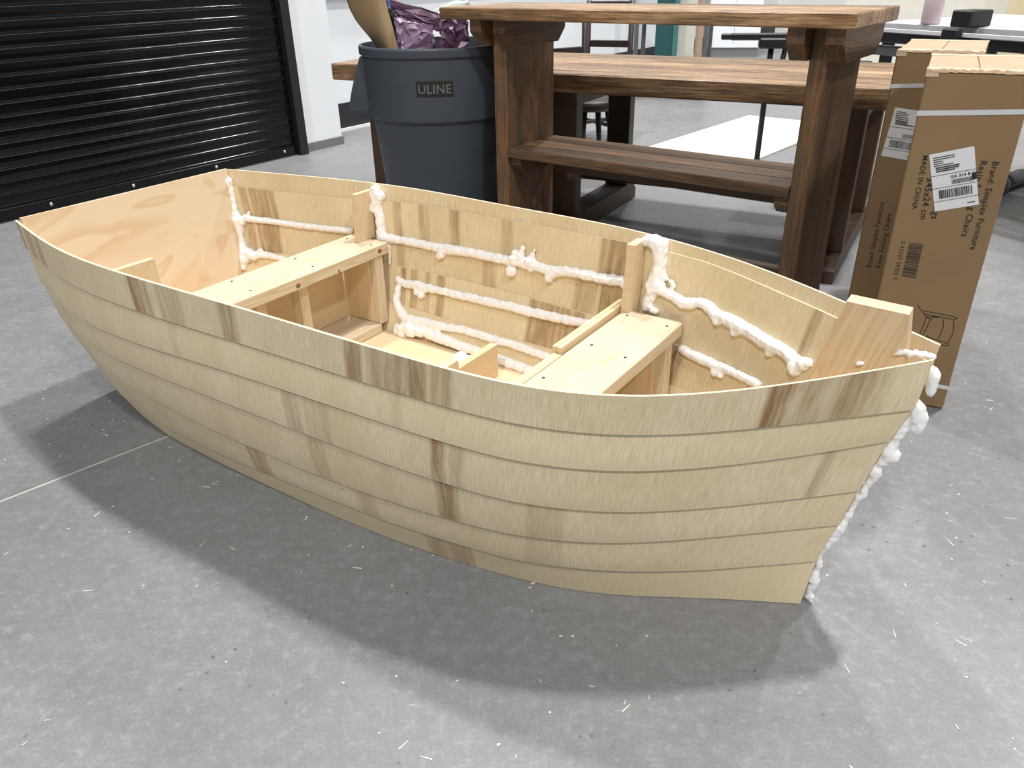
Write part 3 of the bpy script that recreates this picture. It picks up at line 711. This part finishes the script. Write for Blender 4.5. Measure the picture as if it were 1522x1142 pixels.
# rubbish standing in the bin
M_kraft = plain('kraft_paper', (0.36, 0.245, 0.13), 0.55, noise=0.08, nscale=5)
M_purple = plain('purple_foil', (0.155, 0.075, 0.135), 0.32, noise=0.2, nscale=12, bump=0.6)
M_blueb = plain('blue_film', (0.12, 0.22, 0.55), 0.3)
M_clear = plain('clear_plastic', (0.75, 0.85, 0.80), 0.12, noise=0.1, nscale=30, trans=0.5)
def sheet(name, rows, mat, th=.003, parent=None):
    """rows: list of rows of 3D points"""
    nr, nc = len(rows), len(rows[0]); v = [p for r in rows for p in r]
    fs = [(i * nc + j, i * nc + j + 1, (i + 1) * nc + j + 1, (i + 1) * nc + j) for i in range(nr - 1) for j in range(nc - 1)]
    o = mesh(name, v, fs, mat, parent, True); md = o.modifiers.new('s', 'SOLIDIFY'); md.thickness = th; md.offset = 0
    md = o.modifiers.new('u', 'SUBSURF'); md.levels = 1; md.render_levels = 1
    return o
def bin_pt(x, y, dy): return Vector(plane_hit(x, y, np.array([BC.x, BC.y + dy, 0]), np.array([0, 1.0, 0])))
rows = [[bin_pt(503, -52, .10), bin_pt(530, -58, .0), bin_pt(556, -60, -.06), bin_pt(566, -52, -.02)],
        [bin_pt(512, -2, .10), bin_pt(535, -4, .0), bin_pt(562, -8, -.07), bin_pt(572, 0, -.02)],
        [bin_pt(526, 32, .10), bin_pt(546, 30, .0), bin_pt(568, 28, -.08), bin_pt(583, 34, -.02)],
        [bin_pt(549, 54, .08), bin_pt(560, 58, -.02), bin_pt(573, 60, -.10), bin_pt(590, 60, -.03)],
        [bin_pt(574, 90, .06), bin_pt(580, 92, -.02), bin_pt(587, 92, -.08), bin_pt(596, 92, -.03)]]
kb = sheet('kraft_paper', rows, M_kraft); tag(kb, 'tan kraft paper sheet curled up at the left of the trash can', 'paper')
def crumple(name, pts, mat, seed, amp, label, cat, cuts=6):
    """block through 8 corner points, cut up and crumpled"""
    rnd = random.Random(seed); bm = bmesh.new(); vv = [bm.verts.new(p) for p in pts]
    for f in ((0, 1, 2, 3), (4, 5, 6, 7), (0, 1, 5, 4), (1, 2, 6, 5), (2, 3, 7, 6), (3, 0, 4, 7)): bm.faces.new([vv[i] for i in f])
    bmesh.ops.subdivide_edges(bm, edges=bm.edges[:], cuts=cuts, use_grid_fill=True)
    for v in bm.verts: v.co += Vector([rnd.uniform(-amp, amp) for _ in range(3)])
    bmesh.ops.triangulate(bm, faces=bm.faces[:])
    return tag(bm_obj(name, bm, mat), label, cat)
def px_block(front, back_dy, dy):
    return [bin_pt(x, y, dy) for x, y in front] + [bin_pt(x, y, dy + back_dy) for x, y in front]
crumple('purple_carton', px_block([(574, -2), (662, 24), (652, 46), (572, 20)], .05, .11), M_purple, 3, .006, 'creased purple foil carton lying across the top of the trash can', 'packaging')
crumple('purple_bag', px_block([(588, 30), (640, 40), (646, 85), (596, 85)], .08, -.16), plain('mauve_foil', (0.30, 0.19, 0.29), 0.35, noise=0.3, nscale=10, bump=0.5), 5, .010, 'pale mauve crumpled bag in the middle of the trash can', 'packaging')
crumple('purple_wrapper', px_block([(656, 28), (692, 26), (694, 85), (656, 85)], .07, -.02), M_purple, 8, .013, 'crumpled purple wrapper at the right of the trash can under the table edge', 'packaging')
crumple('blue_film', px_block([(552, -30), (572, -20), (590, 60), (578, 70)], .03, .06), M_blueb, 11, .006, 'blue plastic film between kraft paper and purple carton in the trash can', 'packaging')
crumple('black_film', px_block([(576, 12), (592, 26), (606, 85), (590, 85)], .03, .01), M_blackv, 12, .008, 'black plastic film beside the kraft paper in the trash can', 'packaging')
bt_ = bin_pt(646, 26, .225)
clb = lathe('plastic_bottle', [(0, -.03), (.028, -.03), (.032, -.02), (.032, .10), (.028, .125), (.012, .15), (.012, .17), (0, .17)], M_clear, None, 20)
clb.location = bt_; clb.rotation_euler = (.3, 1.2, .5); tag(clb, 'clear plastic bottle lying on purple rubbish in the trash can', 'bottle')

# ------------------------------------------------------------------ cardboard boxes
def carton(loc, rz, label, W=.243, D=.452, H=.95, front=True):
    e = empty('cardboard_box', loc, rz, label, 'box', 'tall cardboard boxes on end')
    board('body', H - .004, D, W, (W / 2, D / 2, H / 2), M_card, e, rot=(0, -math.pi / 2, 0), bev=.004).name = 'body'
    # lid flaps with a gap between them
    for sx in (0, 1):
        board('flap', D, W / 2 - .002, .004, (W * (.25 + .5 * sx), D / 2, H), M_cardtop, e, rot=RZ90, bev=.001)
    for yy in (.035, D - .035):
        board('tape', W + .002, .055, .0008, (W / 2, yy, H + .0024), M_tape, e, bev=0)
    board('tape', .03, .0008, .016, (.014, -.0004 - .0006, H - .006), M_tape, e, bev=0)
    # torn edge along the top
    rnd = random.Random(int(loc[0] * 100)); v = []; nn = 26
    for i in range(nn + 1):
        x = W * i / nn; v += [(x, -.002, H - .004 + rnd.uniform(0, .003)), (x, .003, H + .003 + rnd.uniform(0, .004)), (x, .008, H + .001)]
    mesh('torn_edge', v, [(3 * i + j, 3 * i + 3 + j, 3 * i + 4 + j, 3 * i + 1 + j) for i in range(nn) for j in range(2)], M_cardtop, e)
    for z0_, z1_ in ((H - .105, H - .088), (.075, .075)):
        t = .0012; w = .013; v = []
        ring = [(-t, -t), (W + t, -t), (W + t, D + t), (-t, D + t)]; dz = [z0_, z1_, z1_, z0_]
        for (x, y), z in zip(ring, dz): v += [(x, y, z - w / 2), (x, y, z + w / 2)]
        mesh('strap', v, [(2 * i, 2 * ((i + 1) % 4), 2 * ((i + 1) % 4) + 1, 2 * i + 1) for i in range(4)], M_strap, e)
    return e
_art = {}
def on_front(e, me, x, z, rot, name, mat, off, parent=None):
    """place flat artwork (drawn in xy) on the front face; rot turns it in the face plane"""
    o = link(name, me, mat, parent or e)
    M_ = Matrix.Translation((x, -off, z)) @ Matrix.Rotation(math.pi / 2, 4, 'X') @ Matrix.Rotation(rot, 4, 'Z')
    o.matrix_local = M_ if parent is None else (_art[parent.name].inverted() @ M_)
    _art[o.name] = M_
    return o
def rects(name, lst):
    vs_, fs = [], []
    for x0, y0, x1, y1 in lst:
        n = len(vs_); vs_ += [(x0, y0, 0), (x1, y0, 0), (x1, y1, 0), (x0, y1, 0)]; fs.append((n, n + 1, n + 2, n + 3))
    me = bpy.data.meshes.new(name); me.from_pydata(vs_, [], fs); return me
def strokes(name, lines, w):
    vs_, fs = [], []
    for ln in lines:
        for (ax_, ay), (bx, by) in zip(ln[:-1], ln[1:]):
            d = Vector((bx - ax_, by - ay)); 
            if d.length < 1e-6: continue
            d.normalize(); nx, ny = -d.y * w / 2, d.x * w / 2; ex, ey = d.x * w * .3, d.y * w * .3
            n = len(vs_); vs_ += [(ax_ + nx - ex, ay + ny - ey, 0), (ax_ - nx - ex, ay - ny - ey, 0), (bx - nx + ex, by - ny + ey, 0), (bx + nx + ex, by + ny + ey, 0)]; fs.append((n, n + 1, n + 2, n + 3))
    me = bpy.data.meshes.new(name); me.from_pydata(vs_, [], fs); return me
def shipping_label(w, h, seed):
    rnd = random.Random(seed); out = [(-w / 2, y - .0005, w / 2, y + .0005) for y in (h * .12, -h * .10, -h * .33)]
    for i in range(5): out.append((-w * .42, h * (.42 - .035 * i), -w * .42 + w * rnd.uniform(.2, .5), h * (.42 - .035 * i) + .002))
    for i in range(3): out.append((-w * .38, h * (.24 - .032 * i), -w * .38 + w * rnd.uniform(.35, .6), h * (.24 - .032 * i) + .003))
    x = -w * .36
    while x < w * .36:
        b_ = rnd.choice((.001, .0015, .0025)); out.append((x, -h * .29, x + b_, -h * .14)); x += b_ + rnd.choice((.001, .002))
    x = -w * .05
    while x < w * .42:
        b_ = rnd.choice((.001, .0015)); out.append((x, -h * .07, x + b_, h * .01)); x += b_ + .0014
    out.append((w * .40, -h * .05, w * .5, h * .06)); out.append((w * .25, -h * .44, w * .42, -h * .425))
    return rects('label_print', out)
def barcode(w, h):
    rnd = random.Random(4); out = []; x = 0
    while x < w:
        b_ = rnd.choice((.0012, .002, .003)); out.append((x, 0, x + b_, h)); x += b_ + rnd.choice((.001, .0016, .0024))
    return rects('barcode', out)
BA = math.radians(-27.5)
fbx = carton((1.086, 2.128, 0), BA, 'nearer tall cardboard box, printed with folding chair drawing and tilted white shipping label')
rbx = carton((1.239, 2.640, 0), BA - math.radians(3), 'farther tall cardboard box, left behind the labelled one and touching the trestle table end')
def box_xz(x, y, e_loc, rz):
    P = np.array([e_loc[0], e_loc[1], 0.0]); ex = np.array([math.cos(rz), math.sin(rz), 0]); nn = np.array([-ex[1], ex[0], 0])
    q = plane_hit(x, y, P, nn); return (q - P) @ ex, q[2]
DN = -math.pi / 2
FL = (1.086, 2.128)
def print_line(e, s, size, px, py, loc, rz, rot=DN, bold=.0003):
    x, z = box_xz(px, py, loc, rz); me = text_mesh(s, size, bold)
    return on_front(e, me, x, z, rot, 'printed_text', M_print, .0005)
# lettering fitted between the first and last baseline points
def fit_line(e, s_, p0, p1, loc, rz, bold=.0003, hs=1.0):
    a = Vector(box_xz(*p0, loc, rz)); b_ = Vector(box_xz(*p1, loc, rz)); d = b_ - a
    me = text_mesh(s_, .024, bold); xs = [v.co.x for v in me.vertices]; k = d.length / (max(xs) - min(xs)); m0 = min(xs)
    for v in me.vertices: v.co = Vector(((v.co.x - m0) * k, v.co.y * k * hs, 0))
    return on_front(e, me, a.x, a.y, math.atan2(d.y, d.x), 'printed_text', M_print, .0007)
fit_line(fbx, 'Brand: Simplex Furniture', (1473, 240), (1439, 371), FL, BA)
fit_line(fbx, 'Resin Folding Chairs', (1454.7, 239), (1426, 351), FL, BA)
fit_line(fbx, 'kgs', (1384.8, 308), (1381, 325), FL, BA, hs=1.0)
fit_line(fbx, 'x45x24 cm', (1375, 264), (1364.5, 326), FL, BA)
fit_line(fbx, 'MADE IN CHINA', (1370, 231), (1353, 310.5), FL, BA)
x, z = box_xz(1418, 267, FL, BA)
lb = on_front(fbx, rects('label', [(-.052, -.078, .052, .078)]), x, z, math.radians(17), 'shipping_label', M_label, .0012); lb['label'] = 'white shipping label with barcodes'
on_front(fbx, shipping_label(.104, .156, 2), x, z, math.radians(17), 'label_print', M_print, .0024, lb)
me = text_mesh('GA 314 8-01', .011, .0002)
me.transform(Matrix.Translation((-.008, .0035, 0))); on_front(fbx, me, x, z, math.radians(17), 'label_code', M_print, .0024, lb)
x, z = box_xz(1361, 362, FL, BA)
on_front(fbx, barcode(.098, .036), x - .016, z, DN, 'barcode', M_print, .0005)
fit_line(fbx, '0 43337 29505 5', (1338, 358), (1325.5, 415), FL, BA, bold=0)
# chair drawing
ch = []
def pxl(lst): 
    out = []
    for q in lst: X_, Z_ = box_xz(q[0], q[1], FL, BA); out.append((X_, Z_))
    return out
def zp(x, y): return (1220 + x * .2978, 300 + y * .2978)
raw = [[(482, 515), (528, 575), (560, 572), (590, 580)], [(515, 545), (600, 560), (670, 575), (680, 583), (665, 588), (580, 572), (520, 560)],
       [(528, 575), (510, 620), (492, 668)], [(548, 585), (530, 625), (508, 668)], [(492, 668), (560, 685), (635, 708)], [(484, 682), (560, 700), (625, 720), (638, 715), (635, 708)],
       [(484, 668), (484, 682)], [(612, 588), (612, 620), (600, 655), (585, 685)], [(662, 592), (665, 630), (655, 665), (635, 700)], [(528, 575), (548, 585), (580, 572)], [(515, 680), (530, 668), (548, 684)]]
on_front(fbx, strokes('drawing', [pxl([zp(*p) for p in ln]) for ln in raw], .0022), 0, 0, 0, 'chair_drawing', M_print, .0005)
RLc = (1.239, 2.640); RBA = BA - math.radians(3)
UPT = math.pi / 2
fit_line(rbx, 'Brand: Simplex Furniture', (1296.5, 398), (1316.5, 301), RLc, RBA)
fit_line(rbx, 'Resin Folding Chairs', (1310.5, 399), (1327.5, 318), RLc, RBA)
x, z = box_xz(1345, 200, RLc, RBA)
lb2 = on_front(rbx, rects('label', [(-.052, -.078, .052, .078)]), x, z, math.radians(-5), 'shipping_label', M_label, .0012)
on_front(rbx, shipping_label(.104, .156, 3), x, z, math.radians(-5), 'label_print', M_print, .0024, lb2)

# ------------------------------------------------------------------ far background
# white foam board sheet lying on the floor
P2 = gz(1113, 173.5); e1 = gz(959, 222) - P2; e1 /= np.linalg.norm(e1); e2 = np.array([-e1[1], e1[0], 0])
if e2[0] < 0: e2 = -e2
sh_ = [P2, P2 + e1 * 2.4, P2 + e1 * 2.4 + e2 * .83, P2 + e2 * .83]
o = prism('foam_sheet', [(q[0], q[1], .001) for q in sh_], (0, 0, .012), plain('cream_board', (0.66, 0.635, 0.55), 0.6)); tag(o, 'cream white board sheet lying flat on the floor behind the tables', 'board')
# dark wooden stool
M_chair = plain('dark_stained_wood', (0.022, 0.013, 0.010), 0.45, noise=.3, nscale=20)
def stool(loc, rz, label, h=.47, n=4):
    e = empty('wooden_stool', loc, rz, label, 'stool', 'dark wooden stools')
    lathe('seat', [(0, h - .06), (.15, h - .06), (.165, h - .045), (.165, h - .008), (.155, h), (0, h)], M_chair, e, 24)
    for k in range(n):
        a = 2 * math.pi * (k + .5) / n; c, s_ = math.cos(a), math.sin(a)
        tube('leg', [(.11 * c, .11 * s_, h - .06), (.19 * c, .19 * s_, 0)], [.02, .017], M_chair, e)
    for k in range(n):
        a, b_ = 2 * math.pi * (k + .5) / n, 2 * math.pi * (k + 1.5) / n
        tube('rung', [(.165 * math.cos(a), .165 * math.sin(a), .15), (.165 * math.cos(b_), .165 * math.sin(b_), .15)], .011, M_chair, e)
    return e
stool((.54, 5.15, 0), .3, 'dark round wooden stool seen under the trestle table top')
def chair(loc, rz, label):
    e = empty('wooden_chair', loc, rz, label, 'chair', 'dark wooden chairs')
    board('seat', .42, .40, .035, (0, 0, .45), M_chair, e, bev=.006)
    for sx in (-1, 1):
        tube('leg', [(sx * .17, -.16, .44), (sx * .20, -.19, 0)], .021, M_chair, e)
        tube('leg', [(sx * .17, .17, .98), (sx * .17, .16, .44), (sx * .20, .20, 0)], [.02, .022, .021], M_chair, e)
        tube('rung', [(sx * .19, -.18, .2), (sx * .19, .18, .2)], .014, M_chair, e)
    board('back_rail', .36, .02, .09, (0, .17, .93), M_chair, e, bev=.004)
    board('back_rail', .36, .02, .05, (0, .165, .68), M_chair, e, bev=.004)
    tube('rung', [(-.19, -.18, .25), (.19, -.18, .25)], .014, M_chair, e)
    tube('rung', [(-.19, .19, .25), (.19, .19, .25)], .014, M_chair, e)
    return e
chair((.50, 5.80, 0), .5, 'dark wooden chair standing left, behind the trestle table')
chair((.74, 6.35, 0), -.4, 'dark wooden chair standing right of another, behind the trestle table')
# grey shop cart
M_grey = plain('grey_cart_plastic', (0.10, 0.105, 0.11), 0.5)
cart = empty('shop_cart', (1.72, 8.6, 0), math.radians(-20), 'dark grey two-shelf shop cart against the far background', 'cart')
for zc in (.2, .82):
    board('tray', .75, .45, .06, (0, 0, zc), M_grey, cart, bev=.008)
for sx in (-1, 1):
    for sy in (-1, 1):
        board('post', .76, .04, .04, (sx * .345, sy * .2, .47), M_grey, cart, rot=UPR, bev=.003)
        w_ = lathe('caster', [(0, -.015), (.045, -.015), (.05, 0), (.045, .015), (0, .015)], M_blackm, cart, 16); w_.location = (sx * .3, sy * .17, .05); w_.rotation_euler = (math.pi / 2, 0, 0)
duct = tube('metal_duct', [(1.60, 8.55, .95), (1.62, 8.55, 1.10), (1.70, 8.56, 1.22), (1.80, 8.58, 1.24)], .09, plain('duct_metal', (0.7, 0.7, 0.72), 0.25, metal=0.9), None, 20); tag(duct, 'shiny bent metal duct standing on the grey shop cart', 'duct')
# teal pillar, leaning panels, white cabinet
M_teal = plain('teal_paint', (0.012, 0.075, 0.075), 0.5)
tp_ = empty('teal_panel', (1.97, 10.3, 0), math.radians(-20), 'dark teal painted upright panel against the back wall', 'panel')
board('panel', 2.1, .05, .26, (0, 0, 1.05), M_teal, tp_, rot=UPR, bev=.004)
board('edge_strip', 2.1, .02, .06, (.115, -.035, 1.05), plain('teal_light', (0.05, 0.16, 0.15), 0.5), tp_, rot=UPR, bev=.002)
M_cream = plain('cream_panel', (0.62, 0.60, 0.54), 0.6, noise=.03)
for k, (x, y, w, mt, lab) in enumerate(((2.23, 10.45, .24, M_cream, 'tall cream panel leaning next to the teal panel'), (2.42, 10.5, .09, plain('tan_board', (0.40, 0.29, 0.20), 0.6), 'narrow tan board standing between cream panel and white cabinet'))):
    o = board('leaning_panel', 1.9, w, .03, (x, y, .95), mt, None, rot=(0, -math.pi / 2, math.radians(70)), bev=.003); tag(o, lab, 'panel')
cab = empty('white_cabinet', (3.40, 12.6, 0), math.radians(-12), 'big white cabinet on a grey plinth in the far background', 'cabinet')
board('body', 1.5, .6, .74, (0, 0, .87), M_white, cab, rot=UPR, bev=.01)
board('plinth', .72, .56, .12, (0, 0, .06), M_greybase, cab, bev=.002)
board('door_seam', 1.4, .006, .004, (0, -.302, .88), M_greybase, cab, rot=UPR, bev=0)
# black folding saw stand
st = empty('saw_stand', (1.67, 5.26, 0), math.radians(-12), 'black folding tool stand seen between bar table top and trestle table', 'tool stand')
board('beam', .62, .06, .04, (.06, 0, .80), M_blackm, st, bev=.006)
board('beam', .30, .05, .035, (-.16, .01, .80), M_blackm, st, bev=.006)
board('bracket', .16, .10, .06, (.0, -.02, .765), M_blackm, st, bev=.008)
board('bracket', .16, .10, .06, (.22, -.02, .765), M_blackm, st, bev=.008)
tube('leg', [(.0, 0, .77), (.0, 0, 0)], .018, M_blackm, st)
tube('brace', [(.09, 0, .77), (.07, 0, .60), (.0, 0, .42)], .016, M_blackm, st)
# table saw on the right
sw = empty('table_saw', (2.10, 4.42, 0.0), math.radians(-64.5), 'long table saw with pale top, black rails and dark cabinet beyond the boxes', 'table saw')
M_iron = plain('pale_table_top', (0.62, 0.64, 0.67), 0.35, noise=0.06, nscale=6)
board('body', 1.0, .62, .84, (1.28, .50, .44), M_blackm, sw, bev=.01)
for i, (xa, xb) in enumerate(((-.30, .34), (.345, 1.05), (1.055, 1.9))):
    board('table_panel', xb - xa, 1.05, .04, ((xa + xb) / 2, .62, .885), M_iron, sw, bev=.003)
board('front_rail', 2.3, .05, .055, (.8, .03, .84), M_blackm, sw, bev=.006)
board('rail_scale', 2.3, .012, .018, (.8, .0, .875), M_white, sw, bev=.001)
board('front_rail', 2.3, .04, .05, (.8, .06, .77), M_greybase, sw, bev=.004)
fe = board('rip_fence', .16, .11, .075, (.29, .09, .945), M_blackm, sw, rot=RZ90, bev=.006)
board('fence_handle', .09, .05, .11, (.29, -.03, .85), M_blackm, sw, bev=.008)
kn = lathe('red_knob', [(0, -.03), (.025, -.03), (.03, 0), (.02, .03), (0, .03)], plain('red_plastic', (0.5, 0.02, 0.03), 0.35), sw, 16); kn.location = (.21, -.05, .79)
for lx in (-.22, 1.85): board('leg', .86, .05, .05, (lx, .15, .43), M_blackm, sw, rot=UPR, bev=.003)
for lx in (-.22, 1.85): board('leg', .86, .05, .05, (lx, 1.05, .43), M_blackm, sw, rot=UPR, bev=.003)
sq = lathe('spray_bottle', [(0, 0), (.045, 0), (.048, .008), (.048, .13), (.04, .16), (.018, .19), (.016, .22), (0, .22)], plain('pink_clear', (0.75, 0.62, 0.66), 0.15, trans=.35), None, 24)
sq.location = Vector(gz(1382, 36, .905)); sq.location.z = .907; tag(sq, 'pale pink clear bottle standing on the table saw', 'bottle')
tb = empty('power_tool', (1.72, 4.20, 0), math.radians(-30), 'small black and red power tool case behind the trestle table end', 'tool')
board('body', .14, .12, .12, (0.06, 0, .70), M_blackm, tb, bev=.015)
board('grip', .10, .08, .07, (-.07, 0, .675), plain('red_case', (0.45, 0.02, 0.05), 0.4), tb, bev=.012)
board('stand_block', .30, .22, .62, (0, 0, .32), M_blackm, tb, bev=.006)
pl_ = board('plywood_sheet', 1.6, 1.3, .018, (0, 0, 0), plain('yellow_ply', (0.55, 0.46, 0.28), 0.6, noise=.06, nscale=3), None, bev=0)
pl_.matrix_world = Matrix.Translation((5.35, 7.5, .80)) @ Matrix.Rotation(math.radians(-25), 4, 'Z') @ Matrix.Rotation(math.radians(82), 4, 'X'); tag(pl_, 'yellowish plywood sheet standing far right behind the table saw', 'plywood')
ps_ = board('cream_sheet', 1.8, 1.25, .02, (0, 0, 0), M_cream, None, bev=0)
ps_.matrix_world = Matrix.Translation((4.35, 8.5, .80)) @ Matrix.Rotation(math.radians(-25), 4, 'Z') @ Matrix.Rotation(math.radians(83), 4, 'X'); tag(ps_, 'cream sheet standing behind the table saw, left of yellowish plywood', 'panel')
hs = empty('vacuum_hose', (2.80, 4.40, 0), 0, 'grey ribbed vacuum hose on the floor at the right edge behind boxes', 'hose')
hp = [(.05 * k, .03 * math.sin(k * .5) + .04 * k, .05) for k in range(14)]
tube('hose', hp, [(.05 if k % 2 else .046) for k in range(14)], plain('grey_hose', (0.10, 0.11, 0.11), 0.5), hs, 14)
# wood chips and dust scattered on the floor
vs_, fs = [], []; rnd = random.Random(21)
for i in range(420):
    x, y = rnd.uniform(-1.6, 1.7), rnd.uniform(.75, 3.2)
    l, w, a = rnd.choice((.004, .006, .010, .022)), rnd.uniform(.0006, .0016), rnd.uniform(0, math.pi)
    if l < .007: w *= 1.6
    c, s_ = math.cos(a), math.sin(a); n = len(vs_)
    for dx, dy in ((-l / 2, -w), (l / 2, -w * .3), (l / 2, w * .6), (-l / 2, w)):
        for z in (0.0002, .0012): vs_.append((x + c * dx - s_ * dy, y + s_ * dx + c * dy, z))
    q = [n + k for k in range(8)]
    fs += [(q[1], q[3], q[5], q[7]), (q[0], q[1], q[3], q[2]), (q[2], q[3], q[5], q[4]), (q[4], q[5], q[7], q[6]), (q[6], q[7], q[1], q[0])]
o = mesh('wood_chips', vs_, fs, plain('chip_wood', (0.72, 0.68, 0.60), 0.7)); tag(o, 'pale wood slivers and foam crumbs scattered on the concrete floor', 'debris', kind='stuff')
